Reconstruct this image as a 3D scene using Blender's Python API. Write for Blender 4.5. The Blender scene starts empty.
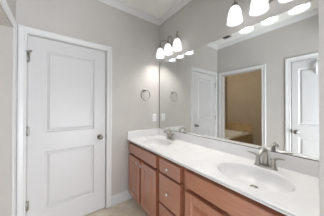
import bpy, bmesh, math, random
from mathutils import Vector, Matrix

random.seed(4)
S = bpy.context.scene
COL = S.collection

# ------------------------------------------------------------------ camera
YAW, PITCH, ROLL = 0.6352, 0.0063, 0.0015
fwd = Vector((-math.cos(YAW) * math.cos(PITCH), math.sin(YAW) * math.cos(PITCH), math.sin(PITCH)))
rgt = Vector((math.sin(YAW), math.cos(YAW), 0.0))
upv = rgt.cross(fwd)
cam_data = bpy.data.cameras.new('camera')
cam = bpy.data.objects.new('camera', cam_data)
COL.objects.link(cam)
m = Matrix((rgt, upv, -fwd)).transposed().to_4x4()
m = m @ Matrix.Rotation(ROLL, 4, 'Z')
m.translation = Vector((1.9372, -1.3689, 1.3182))
cam.matrix_world = m
cam_data.sensor_width = 36.0
cam_data.lens = 142.80 / 324 * 36.0
cam_data.shift_y = -2.06 / 324
cam_data.clip_start = 0.01
S.camera = cam

# ------------------------------------------------------------------ world, exposure
W = bpy.data.worlds.new('world')
S.world = W
W.use_nodes = True
W.node_tree.nodes['Background'].inputs[0].default_value = (0.86, 0.92, 1.0, 1)
W.node_tree.nodes['Background'].inputs[1].default_value = 0.6

S.view_settings.view_transform = 'Standard'
S.view_settings.look = 'None'
S.view_settings.gamma = 1.0
S.view_settings.use_curve_mapping = False
S.view_settings.exposure = 1.44

# added fill light for unseen daylight, aimed in through the doorway behind the camera
def area(name, loc, target, sx, sy, power, color):
    l = bpy.data.lights.new(name, 'AREA')
    l.shape = 'RECTANGLE'; l.size = sx; l.size_y = sy
    l.energy = power; l.color = color
    o = bpy.data.objects.new(name, l); COL.objects.link(o)
    o.location = loc
    o.rotation_euler = (Vector(target) - Vector(loc)).to_track_quat('-Z', 'Y').to_euler()
    return o
area('doorway_fill', (3.7, -0.35, 0.55), (0.6, -1.4, 2.6), 1.2, 1.0, 44, (0.90, 0.94, 1.0))
BULB = 95.0       # bulb emission
GLOW = 0.46        # glow of a lit glass shade
TUB_FILL = 34.0  # emission of the lamp added out of view in the tub room

# ------------------------------------------------------------------ materials
def mat(name, color, rough=0.5, metal=0.0, spec=0.5):
    k = bpy.data.materials.new(name); k.use_nodes = True
    b = k.node_tree.nodes['Principled BSDF']
    b.inputs['Base Color'].default_value = (*color, 1)
    b.inputs['Roughness'].default_value = rough
    b.inputs['Metallic'].default_value = metal
    b.inputs['Specular IOR Level'].default_value = spec
    return k

def noisy(k, c1, c2, scale, stretch=(1, 1, 1), detail=4, bump=0.0, lo=0.35, hi=0.65, bscale=None):
    nt = k.node_tree; n = nt.nodes; L = nt.links
    b = n['Principled BSDF']
    tc = n.new('ShaderNodeTexCoord'); mp = n.new('ShaderNodeMapping')
    mp.inputs['Scale'].default_value = stretch
    L.new(tc.outputs['Object'], mp.inputs[0])
    no = n.new('ShaderNodeTexNoise'); no.inputs['Scale'].default_value = scale
    no.inputs['Detail'].default_value = detail
    L.new(mp.outputs[0], no.inputs['Vector'])
    r = n.new('ShaderNodeValToRGB')
    r.color_ramp.elements[0].position = lo; r.color_ramp.elements[0].color = (*c1, 1)
    r.color_ramp.elements[1].position = hi; r.color_ramp.elements[1].color = (*c2, 1)
    L.new(no.outputs['Fac'], r.inputs[0]); L.new(r.outputs[0], b.inputs['Base Color'])
    if bump:
        bn = n.new('ShaderNodeTexNoise'); bn.inputs['Scale'].default_value = bscale or scale * 8
        L.new(mp.outputs[0], bn.inputs['Vector'])
        bp = n.new('ShaderNodeBump'); bp.inputs['Strength'].default_value = bump
        bp.inputs['Distance'].default_value = 0.002
        L.new(bn.outputs['Fac'], bp.inputs['Height']); L.new(bp.outputs[0], b.inputs['Normal'])
    return k

M = {}
M['wall'] = noisy(mat('greige_paint', (.5, .49, .46), .7, spec=.25), (.570, .549, .527), (.595, .575, .552), 3, bump=.12, bscale=220)
M['tubwall'] = noisy(mat('tan_paint', (.4, .3, .2), .7, spec=.25), (.44, .375, .295), (.47, .40, .315), 3, bump=.12, bscale=220)
M['ceil'] = noisy(mat('ceiling_paint', (.8, .79, .76), .9, spec=.1), (.86, .855, .84), (.89, .885, .87), 6, bump=.15, bscale=180)
M['trim'] = mat('white_trim_paint', (.75, .752, .755), .35)
M['door'] = mat('white_door_paint', (.69, .69, .70), .38)
M['floor'] = noisy(mat('beige_vinyl', (.6, .52, .4), .45), (.70, .63, .50), (.84, .77, .64), 9, detail=8, bump=.05)
M['wood'] = None
M['marble'] = noisy(mat('white_cultured_marble', (.85, .85, .85), .18), (.81, .81, .81), (.86, .86, .86), 7, detail=6, lo=.3, hi=.6)
M['nickel'] = mat('brushed_nickel', (.47, .455, .425), .28, 1.0)
M['dark_nickel'] = mat('aged_nickel', (.32, .305, .28), .32, 1.0)
M['chrome'] = mat('chrome', (.80, .80, .80), .12, 1.0)
M['mirror'] = mat('silvered_glass', (.80, .815, .80), .0, 1.0)
M['black_edge'] = mat('tarnished_shaded_edge', (.09, .085, .08), .5)  # dark colour holds shade on the left edge, lost silvering along the bottom
M['plate'] = mat('white_plastic', (.86, .86, .86), .3)
M['slot'] = mat('dark_slot', (.04, .04, .04), .6)
M['tub'] = mat('white_acrylic', (.80, .78, .73), .2)
M['rubber'] = mat('white_rubber', (.8, .8, .78), .6)
M['vent'] = mat('grey_vent_enamel', (.30, .30, .29), .5)

def wood(name, vertical=True):
    k = mat(name, (.35, .16, .09), .33, spec=.5)
    k.node_tree.nodes['Principled BSDF'].inputs['Coat Weight'].default_value = 1.0
    k.node_tree.nodes['Principled BSDF'].inputs['Coat Roughness'].default_value = .22
    k.node_tree.nodes['Principled BSDF'].inputs['Coat IOR'].default_value = 1.7
    noisy(k, (.39, .145, .080), (.47, .20, .118), 6, stretch=((9, 9, 1) if vertical else (1, 9, 9)), detail=6, lo=.3, hi=.72)
    return k
M['wood'] = wood('cherry_stain_upright')
M['wood_h'] = wood('cherry_stain_level', False)

def tile():
    k = mat('tan_ceramic_tile', (.5, .38, .22), .3)
    nt = k.node_tree; n = nt.nodes; L = nt.links; b = n['Principled BSDF']
    tc = n.new('ShaderNodeTexCoord')
    no = n.new('ShaderNodeTexNoise'); no.inputs['Scale'].default_value = 9; no.inputs['Detail'].default_value = 6
    L.new(tc.outputs['Object'], no.inputs['Vector'])
    r = n.new('ShaderNodeValToRGB')
    r.color_ramp.elements[0].position = .3; r.color_ramp.elements[0].color = (.42, .29, .155, 1)
    r.color_ramp.elements[1].position = .7; r.color_ramp.elements[1].color = (.58, .43, .25, 1)
    L.new(no.outputs['Fac'], r.inputs[0])
    sx = n.new('ShaderNodeSeparateXYZ'); L.new(tc.outputs['Object'], sx.inputs[0])
    masks = []
    for ax in 'XYZ':
        a = n.new('ShaderNodeMath'); a.operation = 'MULTIPLY'; a.inputs[1].default_value = 1 / .31
        L.new(sx.outputs[ax], a.inputs[0])
        f = n.new('ShaderNodeMath'); f.operation = 'FRACT'; L.new(a.outputs[0], f.inputs[0])
        g = n.new('ShaderNodeMath'); g.operation = 'LESS_THAN'; g.inputs[1].default_value = .016
        L.new(f.outputs[0], g.inputs[0]); masks.append(g)
    mx = n.new('ShaderNodeMath'); mx.operation = 'MAXIMUM'
    L.new(masks[0].outputs[0], mx.inputs[0]); L.new(masks[1].outputs[0], mx.inputs[1])
    mix = n.new('ShaderNodeMixRGB'); mix.inputs[2].default_value = (.42, .34, .23, 1)
    L.new(mx.outputs[0], mix.inputs[0]); L.new(r.outputs[0], mix.inputs[1]); L.new(mix.outputs[0], b.inputs['Base Color'])
    return k
M['tile'] = tile()

def emit(name, color, strength):
    k = mat(name, color, .3)
    b = k.node_tree.nodes['Principled BSDF']
    b.inputs['Emission Color'].default_value = (*color, 1)
    b.inputs['Emission Strength'].default_value = strength
    return k
M['bulb'] = emit('lit_bulb', (1.0, .965, .93), BULB)

def glass_shade():
    k = bpy.data.materials.new('frosted_swirl_glass'); k.use_nodes = True
    nt = k.node_tree; n = nt.nodes; L = nt.links
    n.remove(n['Principled BSDF']); out = n['Material Output']
    tc = n.new('ShaderNodeTexCoord')
    no = n.new('ShaderNodeTexNoise'); no.inputs['Scale'].default_value = 14; no.inputs['Detail'].default_value = 3
    no.inputs['Distortion'].default_value = 1.5
    L.new(tc.outputs['Object'], no.inputs['Vector'])
    r = n.new('ShaderNodeValToRGB')
    r.color_ramp.elements[0].position = .35; r.color_ramp.elements[0].color = (.001, .001, .001, 1)
    r.color_ramp.elements[1].position = .65; r.color_ramp.elements[1].color = (.006, .006, .006, 1)
    L.new(no.outputs['Fac'], r.inputs[0])
    tr = n.new('ShaderNodeBsdfTransparent'); tr.inputs[0].default_value = (.95, .95, .97, 1)
    tl = n.new('ShaderNodeBsdfTranslucent'); tl.inputs[0].default_value = (.035, .035, .0357, 1)
    em = n.new('ShaderNodeEmission'); em.inputs[0].default_value = (.97, .98, 1, 1); em.inputs[1].default_value = GLOW
    gl = n.new('ShaderNodeBsdfGlossy'); gl.inputs['Roughness'].default_value = .15
    m1 = n.new('ShaderNodeMixShader'); L.new(r.outputs[0], m1.inputs[0])
    ad = n.new('ShaderNodeAddShader')
    sc = n.new('ShaderNodeMixShader'); sc.inputs[0].default_value = .08
    L.new(tl.outputs[0], sc.inputs[1]); L.new(gl.outputs[0], sc.inputs[2])
    L.new(sc.outputs[0], m1.inputs[1]); L.new(tr.outputs[0], m1.inputs[2])
    L.new(m1.outputs[0], ad.inputs[0]); L.new(em.outputs[0], ad.inputs[1])
    L.new(ad.outputs[0], out.inputs[0])
    return k
M['shade'] = glass_shade()

# ------------------------------------------------------------------ helpers
class MB:
    def __init__(self):
        self.v = []; self.f = []; self.sm = []
    def add(self, vs, fs, smooth=False):
        o = len(self.v)
        self.v += [tuple(p) for p in vs]
        for q in fs:
            self.f.append([i + o for i in q]); self.sm.append(smooth)
        return self
    def box(self, a, b, bev=0.0):
        x0, x1 = sorted((a[0], b[0])); y0, y1 = sorted((a[1], b[1])); z0, z1 = sorted((a[2], b[2]))
        if bev <= 0:
            vs = [(x, y, z) for x in (x0, x1) for y in (y0, y1) for z in (z0, z1)]
            return self.add(vs, [(0, 1, 3, 2), (4, 6, 7, 5), (0, 4, 5, 1), (2, 3, 7, 6), (0, 2, 6, 4), (1, 5, 7, 3)])
        bm = bmesh.new(); bmesh.ops.create_cube(bm, size=1)
        for v in bm.verts:
            v.co = Vector(((x0 + x1) / 2 + v.co.x * (x1 - x0), (y0 + y1) / 2 + v.co.y * (y1 - y0), (z0 + z1) / 2 + v.co.z * (z1 - z0)))
        bmesh.ops.bevel(bm, geom=bm.edges[:], offset=bev, segments=2, affect='EDGES', profile=.5)
        bm.verts.index_update()
        self.add([v.co[:] for v in bm.verts], [[v.index for v in q.verts] for q in bm.faces]); bm.free()
        return self
    def lathe(self, prof, origin=(0, 0, 0), axis=(0, 0, 1), seg=28, smooth=True, sx=1.0, sy=1.0):
        ax = Vector(axis).normalized(); rot = Vector((0, 0, 1)).rotation_difference(ax).to_matrix(); o = Vector(origin)
        vs = []; fs = []
        for r, h in prof:
            for i in range(seg):
                t = 2 * math.pi * i / seg
                vs.append(o + rot @ Vector((r * math.cos(t) * sx, r * math.sin(t) * sy, h)))
        for j in range(len(prof) - 1):
            for i in range(seg):
                k = (i + 1) % seg
                fs.append((j * seg + i, j * seg + k, (j + 1) * seg + k, (j + 1) * seg + i))
        return self.add(vs, fs, smooth)
    def tube(self, pts, r, seg=10, caps=True, closed=False, flat=1.0):
        pts = [Vector(p) for p in pts]; n = len(pts)
        rs = r if isinstance(r, (list, tuple)) else [r] * n
        vs = []; fs = []; nrm = None
        for i in range(n):
            if closed: t = (pts[(i + 1) % n] - pts[i - 1]).normalized()
            else: t = (pts[min(i + 1, n - 1)] - pts[max(i - 1, 0)]).normalized()
            if nrm is None:
                nrm = t.orthogonal().normalized()
                if abs(t.x) < .99 and not closed:
                    nrm = (Vector((1, 0, 0)) - t * t.x).normalized()
            else:
                nrm = (nrm - t * nrm.dot(t)).normalized()
            bn = t.cross(nrm)
            for k in range(seg):
                a = 2 * math.pi * k / seg
                vs.append(pts[i] + nrm * (rs[i] * math.cos(a)) + bn * (rs[i] * flat * math.sin(a)))
        for i in range(n if closed else n - 1):
            j = (i + 1) % n
            for k in range(seg):
                l = (k + 1) % seg
                fs.append((i * seg + k, i * seg + l, j * seg + l, j * seg + k))
        self.add(vs, fs, True)
        if caps and not closed:
            self.add(vs[:seg], [list(range(seg))[::-1]]); self.add(vs[-seg:], [list(range(seg))])
        return self
    def panelled(self, mp, u0, u1, v0, v1, t, panels, rings, edge=0.0):
        """a board with its front at w=0 and back at w=-t; each panel is a rect replaced by concentric rings (inset, w)"""
        e = edge
        us = sorted({u0 + e, u1 - e, *[p[0] for p in panels], *[p[1] for p in panels]})
        vv = sorted({v0 + e, v1 - e, *[p[2] for p in panels], *[p[3] for p in panels]})
        def quad(a, b, c, d): self.add([mp(*a), mp(*b), mp(*c), mp(*d)], [(0, 1, 2, 3)])
        for i in range(len(us) - 1):
            for j in range(len(vv) - 1):
                a, b, c, d = us[i], us[i + 1], vv[j], vv[j + 1]
                if any(abs(a - p[0]) < 1e-6 and abs(b - p[1]) < 1e-6 and abs(c - p[2]) < 1e-6 and abs(d - p[3]) < 1e-6 for p in panels):
                    prev = (a, b, c, d, 0.0)
                    for ins, w in rings:
                        cur = (a + ins, b - ins, c + ins, d - ins, w)
                        P = [(prev[0], prev[2], prev[4]), (prev[1], prev[2], prev[4]), (prev[1], prev[3], prev[4]), (prev[0], prev[3], prev[4])]
                        Q = [(cur[0], cur[2], cur[4]), (cur[1], cur[2], cur[4]), (cur[1], cur[3], cur[4]), (cur[0], cur[3], cur[4])]
                        for k in range(4):
                            l = (k + 1) % 4
                            quad(P[k], P[l], Q[l], Q[k])
                        prev = cur
                    quad(*[(x, y, prev[4]) for x, y in ((prev[0], prev[2]), (prev[1], prev[2]), (prev[1], prev[3]), (prev[0], prev[3]))])
                else:
                    quad((a, c, 0), (b, c, 0), (b, d, 0), (a, d, 0))
        # edges and back
        loops = [[(u0 + e, v0 + e, 0), (u1 - e, v0 + e, 0), (u1 - e, v1 - e, 0), (u0 + e, v1 - e, 0)]]
        if e: loops.append([(u0, v0, -e), (u1, v0, -e), (u1, v1, -e), (u0, v1, -e)])
        loops.append([(u0, v0, -t), (u1, v0, -t), (u1, v1, -t), (u0, v1, -t)])
        for A, B in zip(loops, loops[1:]):
            for k in range(4):
                l = (k + 1) % 4
                quad(A[k], A[l], B[l], B[k])
        quad(*loops[-1])
        return self
    def casing(self, mp, u0, u1, vt, prof, v0=0.0):
        """mitred casing on three sides of an opening; prof = (outward offset, height off the wall)"""
        def path(o, w): return [mp(u0 - o, v0, w), mp(u0 - o, vt + o, w), mp(u1 + o, vt + o, w), mp(u1 + o, v0, w)]
        P = [path(o, w) for o, w in prof]
        for A, B in zip(P, P[1:]):
            for k in range(3):
                self.add([A[k], A[k + 1], B[k + 1], B[k]], [(0, 1, 2, 3)])
        for k in (0, 3):
            self.add([q[k] for q in P], [list(range(len(P)))])
        return self
    def run(self, mp, a, b, prof, ma=0, mb=0):
        """straight moulding from a to b along u; prof = (out, v) ; ma/mb = mitre factor at the ends"""
        A = [mp(a + ma * o, v, o) for o, v in prof]; B = [mp(b - mb * o, v, o) for o, v in prof]
        n = len(prof)
        for k in range(n):
            l = (k + 1) % n
            self.add([A[k], A[l], B[l], B[k]], [(0, 1, 2, 3)])
        self.add(A, [list(range(n))]); self.add(B, [list(range(n))])
        return self
    def build(self, name, material, parent=None, loc=None, weld=True):
        me = bpy.data.meshes.new(name)
        o0 = Vector(loc) if loc else Vector((0, 0, 0))
        me.from_pydata([tuple(Vector(p) - o0) for p in self.v], [], self.f)
        for p, s in zip(me.polygons, self.sm): p.use_smooth = s
        bm = bmesh.new(); bm.from_mesh(me)
        if weld: bmesh.ops.remove_doubles(bm, verts=bm.verts[:], dist=1e-5)
        bmesh.ops.recalc_face_normals(bm, faces=bm.faces[:])
        bm.to_mesh(me); bm.free()
        me.materials.append(material)
        o = bpy.data.objects.new(name, me); COL.objects.link(o)
        o.location = o0
        if parent:
            o.parent = parent
            w = Vector((0, 0, 0)); q = parent
            while q: w += q.location; q = q.parent
            o.location = o0 - w
        return o

def tag(o, label=None, cat=None, group=None, kind=None):
    if label: o['label'] = label
    if cat: o['category'] = cat
    if group: o['group'] = group
    if kind: o['kind'] = kind
    return o
def thing(name, loc, label, cat, group=None):
    o = bpy.data.objects.new(name, None); COL.objects.link(o); o.location = loc
    o.empty_display_size = .05
    return tag(o, label, cat, group)
def struct(o, label=None, cat=None): return tag(o, label, cat, None, 'structure')
def clone(o, parent=None, delta=None):
    c = o.copy(); COL.objects.link(c)
    if parent: c.parent = parent
    if delta is not None: c.location = o.location + Vector(delta)
    for ch in list(o.children): clone(ch, c)
    return c
def bez(p0, p1, p2, p3, n=12):
    p0, p1, p2, p3 = map(Vector, (p0, p1, p2, p3)); r = []
    for i in range(n + 1):
        t = i / n; s = 1 - t
        r.append(p0 * s**3 + p1 * 3 * s * s * t + p2 * 3 * s * t * t + p3 * t**3)
    return r

mapA = lambda u, v, w: (w, u, v)                 # on the wall x = 0, u runs along y
mapC = lambda u, v, w: (u, -RW + w, v)           # on the wall y = -RW, facing the mirror
mapB = lambda u, v, w: (u, -w, v)                # on the mirror wall
RW = 1.69; H = 2.74; XE = 1.862; XD = 2.12; TB = -3.48
WT = .11

# ------------------------------------------------------------------ room shell
b = MB().box((-.85, TB - .12, -.05), (4.6, .12, 0)); struct(b.build('floor', M['floor']), 'mottled beige vinyl floor', 'floor')
b = MB().box((-.85, TB - .12, H), (4.6, .12, H + .08)); struct(b.build('ceiling', M['ceil']), 'flat white ceiling', 'ceiling')

DA0, DA1, DT = -1.606, -.848, 2.044              # door opening in the far wall
b = MB().box((-.12, -RW - WT, 0), (0, DA0, H)).box((-.12, DA1, 0), (0, .1, H)).box((-.12, DA0, DT), (0, DA1, H)).box((-.12, DA0, 0), (-.06, DA1, DT))
struct(b.build('wall_back', M['wall']), 'greige wall with the white panelled door', 'wall')
b = MB().box((0, 0, 0), (XD + .1, .1, H)); struct(b.build('wall_right', M['wall']), 'greige wall behind the mirror and vanity', 'wall')
OX0, OX1, OT = .112, .905, 2.03                  # cased opening to the tub room
CX0, CX1 = 1.317, 1.935                          # narrow door in the same wall
b = (MB().box((0, -RW - WT, 0), (OX0, -RW, H)).box((OX0, -RW - WT, OT), (OX1, -RW, H)).box((OX1, -RW - WT, 0), (CX0, -RW, H))
     .box((CX0, -RW - WT, DT), (CX1, -RW, H)).box((CX0, -RW - WT, 0), (CX1, -RW - .06, DT)).box((CX1, -RW - WT, 0), (XD + .1, -RW, H)))
struct(b.build('wall_left', M['wall']), 'greige wall opposite the mirror', 'wall')
EY0, EY1 = -1.60, -.70                           # doorway behind the camera
b = MB().box((XD, -RW, 0), (XD + .1, EY0, H)).box((XD, EY1, 0), (XD + .1, 0, H)).box((XD, EY0, 2.05), (XD + .1, EY1, H))
struct(b.build('wall_front', M['wall']), 'greige wall with the open doorway', 'wall')
b = MB().box((XE, -.640, 0), (XE + .10, 0, H)); struct(b.build('wall_end', M['wall']), 'short greige wall end beside the vanity', 'wall')
# tub room shell
b = MB().box((-.85, TB - .1, 0), (1.7, TB, H)); struct(b.build('wall_tub_back', M['tubwall']), 'tan wall behind the tub', 'wall')
b = MB().box((-.85, TB, 0), (-.75, -RW - WT, H)); struct(b.build('wall_tub_left', M['tubwall']), 'tan wall at the foot of the tub', 'wall')
b = MB().box((1.6, TB, 0), (1.7, -RW - WT, H)); struct(b.build('wall_tub_right', M['tubwall']), 'tan side wall of the tub room', 'wall')
b = (MB().box((-.75, -RW - WT - .012, 0), (OX0 - .08, -RW - WT, H)).box((OX1 + .08, -RW - WT - .012, 0), (1.6, -RW - WT, H)).box((OX0 - .08, -RW - WT - .012, OT + .08), (OX1 + .08, -RW - WT, H)))
struct(b.build('wall_tub_front', M['tubwall']), 'tan face of the dividing wall', 'wall')

# crown moulding, mitred in the corners
CR = [(0, H - .072), (.007, H - .072), (.010, H - .062), (.024, H - .046), (.040, H - .022), (.044, H - .012), (.053, H - .010), (.053, H), (0, H)]
struct(MB().run(mapA, -RW, 0, CR, 1, 1).build('trim_1', M['trim']), 'white crown moulding on the door wall', 'trim')
struct(MB().run(mapB, 0, XE, CR, 1, 0).build('trim_2', M['trim']), 'white crown moulding above the vanity lights', 'trim')
struct(MB().run(mapC, 0, XD, CR, 1, 0).build('trim_3', M['trim']), 'white crown moulding opposite the mirror', 'trim')
# baseboards
BP = [(0, 0), (.014, 0), (.014, .105), (.009, .122), (.006, .132), (0, .132)]
struct(MB().run(mapA, -.778, -.462, BP).build('baseboard_back', M['trim']), 'white baseboard between door and vanity', 'baseboard')
struct(MB().run(mapC, .972, 1.251, BP).build('baseboard_left', M['trim']), 'white baseboard between opening and narrow door', 'baseboard')
struct(MB().run(mapC, 2.0, XD, BP).build('baseboard_corner', M['trim']))

CAS = [(0, 0), (0, .010), (.004, .013), (.014, .013), (.020, .010), (.046, .017), (.060, .018), (.064, .014), (.064, 0)]
JP = .005

# ------------------------------------------------------------------ doors
RINGS = [(.007, -.005), (.014, -.014), (.023, -.014), (.046, -.003)]
def knob_mb(base, n):
    return MB().lathe([(0, 0), (.031, 0), (.032, .004), (.028, .009), (.014, .012), (.011, .020), (.012, .030), (.020, .036),
                       (.027, .045), (.028, .054), (.024, .063), (.012, .068), (0, .069)], base, n, 28)
def hinge_mb(mp, u, v):
    h = MB(); p = Vector(mp(u, v, .010)); q = Vector(mp(u, v + .09, .010))
    h.tube([p, q], .0075, 10)
    for e in (p - Vector((0, 0, .006)), q + Vector((0, 0, .0))):
        h.tube([e, e + Vector((0, 0, .006))], .0045, 8)
    a, c = mp(u - .016, v, .0015), mp(u + .016, v + .09, .0042)
    h.box(a, c)
    return h
def strike_mb(mp, u, v): return MB().box(mp(u - .004, v - .03, -.012), mp(u + .004, v + .03, .0015))

def make_door(name, mp, u0, u1, latch, label, panels, nrm, knob_u, knob_v, hinge_u, hinge_vs, cas0, cas1, strike_u):
    g = .0055
    d = MB().panelled(lambda u, v, w: mp(u, v, w - .001), u0 + (.0035 if latch else g * 1.7), u1 - (g * 1.7 if latch else .0035), .012, DT - g * 1.8, .035, panels, RINGS).build(name, M['door'])
    struct(d, label, 'door')
    c = MB().casing(mp, cas0, cas1, DT + JP, CAS)
    c.box(mp(u0, 0, -.058), mp(u0 + .0015, DT, 0)).box(mp(u1 - .0015, 0, -.058), mp(u1, DT, 0)).box(mp(u0, DT - .0015, -.058), mp(u1, DT, 0))
    c.build('door_casing', M['trim'], d)
    k = knob_mb(mp(knob_u, knob_v, 0), nrm).build('door_knob', M['dark_nickel'], d)
    tag(k, 'round brushed nickel knob')
    for i, hv in enumerate(hinge_vs):
        hinge_mb(mp, hinge_u, hv).build('hinge', M['nickel'], d)
    strike_mb(mp, strike_u, knob_v).build('strike_plate', M['dark_nickel'], d)
    return d
pa = [(-1.473, -.990, 1.042, 1.920), (-1.473, -.990, .237, .848)]
d1 = make_door('door_1', mapA, DA0, DA1, 1, 'closed white two-panel door left of the vanity', pa, (1, 0, 0), -.925, .937, DA0 + .004, (.290, 1.030, 1.765), DA0 - JP, DA1 + JP, DA1 - .002)
hs = MB().tube([mapA(DA0 + .004, 1.862, .010), mapA(DA0 + .004, 1.872, .010)], .011, 10)
hs.tube([mapA(DA0 + .004, 1.866, .010), mapA(DA0 + .018, 1.866, .020), mapA(DA0 + .026, 1.866, .034)], .005, 8)
hs.tube([mapA(DA0 + .025, 1.866, .032), mapA(DA0 + .030, 1.866, .040)], .010, 10)
hs.tube([mapA(DA0 + .004, 1.866, .010), mapA(DA0 - .008, 1.866, .022)], .006, 8)
hs.build('hinge_pin_stop', M['nickel'], d1)
pc = [(CX0 + .085, CX1 - .085, 1.042, 1.920), (CX0 + .085, CX1 - .085, .237, .848)]
make_door('door_2', mapC, CX0, CX1, 0, 'narrow closed white door opposite the mirror', pc, (0, 1, 0), CX0 + .064, .925, CX1 - .004, (.290, 1.030, 1.765), CX0 - JP, CX1 + JP, CX0 + .002)

# cased opening to the tub room
c = MB().casing(mapC, OX0 - JP, OX1 + JP, OT + JP, CAS)
mapC2 = lambda u, v, w: (u, -RW - WT - .012 - w, v)
c.casing(mapC2, OX0 - JP, OX1 + JP, OT + JP, CAS)
jy0, jy1 = -RW - WT - .012, -RW
jl = MB()
jl.box((OX0 - .012, jy0, 0), (OX0 + .004, jy1, OT)).box((OX1 - .004, jy0, 0), (OX1 + .012, jy1, OT)).box((OX0 - .012, jy0, OT - .004), (OX1 + .012, jy1, OT + .012))
o = struct(c.build('trim_4', M['trim']), 'white casing of the opening to the tub room', 'trim')
jl.build('jamb_lining', M['wall'], o)
MB().box((OX1 - .007, -1.735, .955), (OX1 - .0035, -1.705, 1.02)).box((OX1 - .0085, -1.728, .965), (OX1 - .006, -1.712, 1.01)).build('strike_plate', M['dark_nickel'], o)
# casing of the doorway behind the camera
mapD = lambda u, v, w: (XD - w, u, v)
c = MB().casing(mapD, EY0 - JP, EY1 + JP, 2.05 + JP, CAS)
c.box((XD, EY0, 0), (XD + .1, EY0 + .004, 2.05)).box((XD, EY1 - .004, 0), (XD + .1, EY1, 2.05)).box((XD, EY0, 2.046), (XD + .1, EY1, 2.05))
struct(c.build('trim_5', M['trim']), 'white casing of the open doorway', 'trim')

# over-the-door hook
t = thing('door_hook', (1.615, -RW, 1.79), 'white over-door hook hanging from top of the narrow door in the mirror', 'hook')
hk = MB()
hk.box((1.598, -RW + .001, 1.80), (1.632, -RW + .003, 2.0405)).box((1.598, -RW - .004, 2.0385), (1.632, -RW + .003, 2.0405))
hk.build('strap', M['plate'], t)
for dx in (-.009, .009):
    MB().tube(bez((1.615 + dx, -RW + .006, 1.99), (1.615 + dx, -RW + .055, 1.97), (1.615 + dx * 1.5, -RW + .060, 1.86), (1.615 + dx * 1.4, -RW + .008, 1.81), 14), .008, 10).build('hook_arm', M['plate'], t)

# ------------------------------------------------------------------ vanity cabinets
FY = -.530; BOT = .10; TOPZ = .842
mapF = lambda u, v, w: (u, FY - w, v)
CR_DOOR = [(.007, -.009), (.014, -.012), (.046, -.002)]
def door_front(parent, u0, u1, v0, v1, knob):
    st = .056
    d = MB().panelled(lambda u, v, w: mapF(u, v, w + .025), u0, u1, v0, v1, .0565, [(u0 + st, u1 - st, v0 + st, v1 - st)], CR_DOOR, .003).build('door', M['wood'], parent)
    small_knob(d, *knob); return d
def slab_front(name, parent, u0, u1, v0, v1, knob=None):
    d = MB().panelled(lambda u, v, w: mapF(u, v, w + .025), u0, u1, v0, v1, .0565, [(u0 + .004, u1 - .004, v0 + .004, v1 - .004)], [(.004, .0)], .004).build(name, M['wood_h'], parent)
    if knob: small_knob(d, *knob)
    return d
def small_knob(parent, u, v):
    k = MB().lathe([(0, 0), (.008, 0), (.007, .005), (.005, .010), (.006, .014), (.013, .019), (.0155, .024), (.013, .029), (.006, .032), (0, .0325)], mapF(u, v, .025), (0, -1, 0), 20)
    tag(k.build('knob', M['chrome'], parent), 'small shiny metal knob')
def carcass(parent, x0, x1, opens):
    c = MB()
    c.box((x0, FY + .048, BOT), (x0 + .016, -.004, TOPZ)).box((x1 - .016, FY + .048, BOT), (x1, -.004, TOPZ))
    c.box((x0, FY + .048, BOT), (x1, -.004, BOT + .016)).box((x0, -.012, BOT), (x1, -.004, TOPZ))
    c.box((x0, FY + .075, 0), (x1, FY + .09, BOT))
    c.build('body', M['wood'], parent)
    f = MB()
    us = sorted({x0, x1, *[o[0] for o in opens], *[o[1] for o in opens]}); vs = sorted({BOT, TOPZ, *[o[2] for o in opens], *[o[3] for o in opens]})
    for i in range(len(us) - 1):
        for j in range(len(vs) - 1):
            cu, cv = (us[i] + us[i + 1]) / 2, (vs[j] + vs[j + 1]) / 2
            if not any(o[0] < cu < o[1] and o[2] < cv < o[3] for o in opens):
                f.box((us[i], FY + .0315, vs[j]), (us[i + 1], FY + .048, vs[j + 1]))
    f.build('face_frame', M['wood'], parent)
def sink_base(x0, x1, label):
    t = thing('vanity_cabinet', (x0, -.27, 0), label, 'cabinet', 'vanity base cabinets')
    mid = (x0 + x1) / 2
    a, bb = x0 + .045, x1 - .045
    carcass(t, x0, x1, [(x0 + .06, mid - .025, .145, .635), (mid + .025, x1 - .06, .145, .635), (x0 + .06, x1 - .06, .71, .79)])
    slab_front('false_front', t, a, bb, .690, .814)
    door_front(t, a, mid - .020, .125, .658, (mid - .020 - .030, .622))
    door_front(t, mid + .020, bb, .125, .658, (mid + .020 + .030, .622))
    return t
sink_base(.003, .768, 'cherry-stained sink cabinet with two doors beside the white door wall')
t = thing('drawer_cabinet', (.769, -.27, 0), 'cherry-stained drawer stack between the two sink cabinets', 'cabinet', 'vanity base cabinets')
carcass(t, .769, 1.093, [(.80, 1.06, .71, .79), (.80, 1.06, .42, .65), (.80, 1.06, .14, .36)])
for v0, v1 in ((.690, .814), (.398, .668), (.125, .376)):
    slab_front('drawer', t, .786, 1.076, v0, v1, (.931, (v0 + v1) / 2))
sink_base(1.094, 1.859, 'cherry-stained sink cabinet under the nearer basin')

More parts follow.
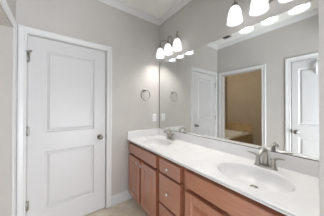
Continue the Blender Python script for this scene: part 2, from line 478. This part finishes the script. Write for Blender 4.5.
# ------------------------------------------------------------------ countertop with two moulded basins
CT = .865; CB = .843; CY = -.56; CX = XE - .001
BAS = [(.392, -.313, .225, .170), (1.515, -.313, .225, .170)]
def ellipse(bx, t, s=1.0, dz=0.0, dy=0.0): return (bx[0] + bx[2] * s * math.cos(t), bx[1] + dy + bx[3] * s * math.sin(t), CT + dz)
ct = MB()
x_mid = .946
for bx, xa, xb in ((BAS[0], 0.001, x_mid), (BAS[1], x_mid, CX)):
    ya, yb = CY + .006, -.001
    ang = sorted([2 * math.pi * i / 72 for i in range(72)] + [math.atan2(yy - bx[1], xx - bx[0]) % (2 * math.pi) for xx in (xa, xb) for yy in (ya, yb)])
    inner = []; outer = []
    for t_ in ang:
        inner.append(ellipse(bx, t_, 1.0))
        dx, dy = math.cos(t_), math.sin(t_)
        k = min(((xb - bx[0]) / dx if dx > 1e-9 else (xa - bx[0]) / dx if dx < -1e-9 else 1e9), ((yb - bx[1]) / dy if dy > 1e-9 else (ya - bx[1]) / dy if dy < -1e-9 else 1e9))
        outer.append((bx[0] + dx * k, bx[1] + dy * k, CT))
    n = len(ang)
    ct.add(inner + outer, [(i, (i + 1) % n, n + (i + 1) % n, n + i) for i in range(n)])
# rounded front edge, underside and right end
ed = [(CY + .006, CT), (CY + .003, CT - .001), (CY + .001, CT - .003), (CY + .003, CT - .005), (CY + .010, CT - .007), (CY + .011, CT - .011), (CY + .002, CT - .013), (CY, CT - .016), (CY + .001, CT - .020), (CY + .005, CB), (CY + .06, CB)]
for A, B in zip(ed, ed[1:]):
    ct.add([(.001, *A), (CX, *A), (CX, *B), (.001, *B)], [(0, 1, 2, 3)])
ct.add([(.001, *q) for q in ed], [list(range(len(ed)))]); ct.add([(CX, *q) for q in ed], [list(range(len(ed)))])
top = ct.build('countertop', M['marble'])
tag(top, 'long white cultured marble vanity top with two moulded oval basins', 'countertop')
for bx in BAS:
    bs = MB(); rings = [(1.0, 0, 0), (.985, -.0015, 0), (.970, -.006, 0), (.948, -.022, .001), (.90, -.052, .003), (.80, -.078, .010), (.62, -.093, .022), (.40, -.099, .036), (.22, -.103, .044), (.09, -.105, .046)]
    N = 72; vs = []; fs = []
    for s, dz, dy in rings:
        vs += [ellipse(bx, 2 * math.pi * i / N, s, dz, dy) for i in range(N)]
    for j in range(len(rings) - 1):
        for i in range(N):
            k = (i + 1) % N
            fs.append((j * N + i, j * N + k, (j + 1) * N + k, (j + 1) * N + i))
    bs.add(vs, fs, True)
    basin = bs.build('basin', M['marble'], top)
    MB().lathe([(.026, -.001), (.026, .003), (.020, .0035), (.019, .001), (.015, .001), (.013, .006), (0, .008)], (bx[0], bx[1] + .050, CT - .104), (0, 0, 1), 24).build('drain', M['dark_nickel'], basin)
MB().box((.001, -.021, CT - .002), (CX, -.001, .965), .003).build('backsplash', M['marble'], top)
MB().box((.001, CY + .002, CT - .002), (.021, -.021, .965), .003).build('side_splash', M['marble'], top)

# ------------------------------------------------------------------ mirror
t = thing('wall_mirror', (.92, 0, .967), 'large frameless mirror on the wall above the vanity', 'mirror')
mx0, mx1, mz0, mz1 = .018, 1.855, .968, 2.026
MB().box((mx0 + .002, -.006, mz0 + .003), (mx1 - .002, -.0015, mz1 - .001)).build('mirror_glass', M['mirror'], t)
MB().box((mx0 - .006, -.0065, mz0 - .001), (mx0 + .002, -.001, mz1)).build('side_edge', M['black_edge'], t)  # left edge coloured dark to stand in for its shade
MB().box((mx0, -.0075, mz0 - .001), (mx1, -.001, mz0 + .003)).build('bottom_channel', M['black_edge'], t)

# ------------------------------------------------------------------ faucets
def make_faucet(x, label):
    y = -.098; z = CT
    t = thing('faucet', (x, y, z), label, 'faucet', 'basin faucets')
    n = 28; pl = MB(); prof = [(1.0, 0), (1.0, .006), (.93, .012), (.80, .014), (0.0, .0145)]
    vs = []; fs = []
    for s, hh in prof:
        for i in range(n):
            a = 2 * math.pi * i / n; e = .5
            cx_ = math.copysign(abs(math.cos(a))**.75, math.cos(a)); sy_ = math.copysign(abs(math.sin(a))**.8, math.sin(a))
            vs.append((x + .076 * cx_ * (s if s else 0), y + .027 * sy_ * s, z + hh))
    for j in range(len(prof) - 1):
        for i in range(n):
            k = (i + 1) % n; fs.append((j * n + i, j * n + k, (j + 1) * n + k, (j + 1) * n + i))
    pl.add(vs, fs, True).build('base_plate', M['nickel'], t)
    sp = MB()
    path = [(x, y + .004, z + .010), (x, y + .006, z + .05), (x, y + .005, z + .09)] + bez((x, y + .004, z + .105), (x, y - .004, z + .150), (x, y - .060, z + .160), (x, y - .108, z + .108), 12)
    rs = [.024, .019, .0165] + [.0155 - .0035 * i / 12 for i in range(13)]
    sp.tube(path, rs, 14); sp.build('spout', M['nickel'], t)
    MB().tube([(x, y + .026, z + .012), (x, y + .026, z + .075)], .003, 8).lathe([(0, 0), (.006, .001), (.0065, .006), (.004, .011), (0, .012)], (x, y + .026, z + .073), (0, 0, 1), 12).build('lift_rod', M['nickel'], t)
    for s in (-1, 1):
        hx = x + s * .049
        h = MB().lathe([(.022, .010), (.021, .018), (.017, .030), (.0145, .048), (.014, .060), (.016, .064), (.0165, .072), (.012, .079), (0, .081)], (hx, y, z), (0, 0, 1), 20)
        h.build('handle_body', M['nickel'], t)
        MB().tube(bez((hx, y, z + .072), (hx + s * .02, y - .003, z + .084), (hx + s * .046, y - .010, z + .094), (hx + s * .070, y - .016, z + .090), 10), [.010, .0105, .0105, .010, .0095, .009, .0085, .008, .0075, .006, .003], 10, flat=.55).build('lever', M['nickel'], t)
    return t
make_faucet(.404, 'brushed nickel two-lever faucet at the far basin near the corner')
make_faucet(1.530, 'brushed nickel two-lever faucet at the nearer basin')

# ------------------------------------------------------------------ vanity lights
def make_light(cx_, label):
    zr = 2.058; yd = -.118
    t = thing('vanity_light', (cx_, 0, 2.20), label, 'wall light', 'three-shade vanity lights')
    MB().lathe([(0, .026), (.35, .024), (.80, .020), (.95, .012), (1.0, 0)], (cx_, -.001, 2.205), (0, -1, 0), 36, sx=.105, sy=.058).build('backplate', M['dark_nickel'], t)
    for s in (-1, 0, 1):
        x = cx_ + s * .186
        x0 = cx_ + s * .055
        pts = [(x0, -.018, 2.222)] + bez((x0, -.030, 2.235), (x0 + s * .02, -.040, 2.315), (x, yd + .03, 2.345), (x, yd, 2.285), 14) + [(x, yd, 2.225)]
        MB().tube(pts, .0055, 10).build('arm', M['dark_nickel'], t)
        cp = MB().lathe([(0, 2.232), (.012, 2.230), (.020, 2.222), (.026, 2.205), (.027, 2.190), (.024, 2.188), (0, 2.187)], (x, yd, 0), (0, 0, 1), 24).build('socket_cap', M['dark_nickel'], t)
        prof = [(.024, 2.198), (.032, 2.190), (.043, 2.172), (.051, 2.147), (.057, 2.115), (.061, 2.080), (.064, zr), (.061, zr), (.058, 2.080), (.054, 2.115), (.048, 2.147), (.040, 2.170), (.030, 2.187), (.024, 2.194)]
        MB().lathe(prof, (x, yd, 0), (0, 0, 1), 36).build('glass_shade', M['shade'], t, weld=False)
        bl = MB().lathe([(.012, 2.186), (.013, 2.165), (.017, 2.150), (.024, 2.130), (.027, 2.113), (.024, 2.097), (.015, 2.087), (0, 2.084)], (x, yd, 0), (0, 0, 1), 20).build('bulb', M['bulb'], t)
    return t
make_light(.380, 'nickel wall light with three lit glass shades by the room corner')
make_light(1.497, 'nickel wall light with three lit glass shades over the nearer basin')

# ------------------------------------------------------------------ towel ring, outlet, vent
t = thing('towel_ring', (0, -.288, 1.575), 'round brushed nickel towel ring on the wall beside the mirror', 'towel ring')
MB().lathe([(0, 0), (.024, 0), (.024, .005), (.018, .009), (.010, .012), (.008, .030), (.009, .046), (.012, .050), (.012, .060), (.006, .064), (0, .064)], (.001, -.288, 1.572), (1, 0, 0), 24).build('mount', M['nickel'], t)
MB().tube([(.054, -.288 + .076 * math.sin(a), 1.497 + .078 * math.cos(a)) for a in [2 * math.pi * i / 48 for i in range(48)]], .0058, 10, closed=True).build('ring', M['dark_nickel'], t)

t = thing('wall_outlet', (0, -.095, 1.145), 'white duplex outlet on the wall beside the mirror', 'outlet')
MB().box((.0005, -.131, 1.086), (.006, -.060, 1.204), .002).build('cover_plate', M['plate'], t)
for zz in (1.122, 1.168):
    r = MB().box((.005, -.113, zz - .015), (.0075, -.078, zz + .015), .001).build('receptacle', M['plate'], t)
    MB().box((.0072, -.104, zz - .004), (.0078, -.101, zz + .007)).box((.0072, -.090, zz - .004), (.0078, -.087, zz + .007)).box((.0072, -.0975, zz - .012), (.0078, -.0935, zz - .008)).build('slots', M['slot'], r)

t = thing('ceiling_vent', (.38, -1.34, H), 'grey ceiling vent seen at the top of the mirror', 'vent')
vx0, vx1, vy0, vy1 = .31, .46, -1.475, -1.20
MB().box((vx0, vy0, H - .006), (vx0 + .02, vy1, H - .0005)).box((vx1 - .02, vy0, H - .006), (vx1, vy1, H - .0005)).box((vx0, vy0, H - .006), (vx1, vy0 + .02, H - .0005)).box((vx0, vy1 - .02, H - .006), (vx1, vy1, H - .0005)).build('frame', M['vent'], t)
MB().box((vx0 + .01, vy0 + .01, H - .0015), (vx1 - .01, vy1 - .01, H - .0005)).build('duct_opening', M['slot'], t)
sl = MB()
for i in range(9):
    yy = vy0 + .03 + i * .0275
    sl.add([(vx0 + .02, yy, H - .002), (vx1 - .02, yy, H - .002), (vx1 - .02, yy + .009, H - .009), (vx0 + .02, yy + .009, H - .009)], [(0, 1, 2, 3)])
sl.build('louvres', M['vent'], t)

# ------------------------------------------------------------------ tub room
TX = .045; TZ = .50; T0 = -1.90
# tiled deck (apron + ledge) and low tiled splash
b = MB()
b.box((TX - .06, TB, 0), (TX, T0, TZ)).box((-.75, T0 - .06, 0), (TX - .06, T0, TZ))
struct(b.build('trim_6', M['tile']), 'tan tiled front of the tub deck', 'tile surround')
b = MB().box((-.75, TB, TZ), (TX, TB + .012, .792)).box((-.75, TB + .012, TZ), (-.738, T0, .792))
struct(b.build('trim_7', M['tile']), 'tan tile splash around the tub', 'tile surround')
# tub: rolled rim and hollow basin
tb = MB(); cxm, cym = (-.738 + TX - .03) / 2, (TB + .012 + T0 - .03) / 2
hx, hy = (TX - .03 + .738) / 2, (T0 - .03 - TB - .012) / 2
def sup(s_x, s_y, zz, p, N=56):
    r = []
    for i in range(N):
        a = 2 * math.pi * i / N
        r.append((cxm + s_x * math.copysign(abs(math.cos(a))**p, math.cos(a)), cym + s_y * math.copysign(abs(math.sin(a))**p, math.sin(a)), zz))
    return r
loops = [sup(hx, hy, TZ + .001, .12), sup(hx, hy, TZ + .022, .12), sup(hx - .008, hy - .008, TZ + .03, .12), sup(hx - .07, hy - .09, TZ + .03, .6), sup(hx - .085, hy - .105, TZ + .015, .6),
         sup(hx - .10, hy - .13, TZ - .10, .65), sup(hx - .13, hy - .22, TZ - .33, .7), sup(hx - .18, hy - .30, TZ - .39, .75), sup(.01, .01, TZ - .40, 1)]
N = 56; vs = [q for l in loops for q in l]; fs = []
for j in range(len(loops) - 1):
    for i in range(N):
        k = (i + 1) % N; fs.append((j * N + i, j * N + k, (j + 1) * N + k, (j + 1) * N + i))
tb.add(vs, fs, True)
tub = tb.build('bathtub', M['tub'], None, (cxm, cym, 0))
tag(tub, 'white bathtub set in a tan tiled deck seen through the opening', 'bathtub')
# unseen globe lamp, added to brighten the tub room
t = thing('tub_fill_light', (-.40, -2.00, H), 'unseen round lamp added to brighten the tub room', 'fill light')
MB().lathe([(.15, 0), (.15, -.02), (.135, -.025), (0, -.026)], (-.40, -2.00, H - .001), (0, 0, 1), 28).build('base_ring', M['nickel'], t)
MB().lathe([(.135, -.024), (.128, -.05), (.10, -.075), (.05, -.09), (0, -.094)], (-.40, -2.00, H), (0, 0, 1), 28).build('glass_bowl', emit('fill_bowl_glow', (1, .92, .8), TUB_FILL), t)
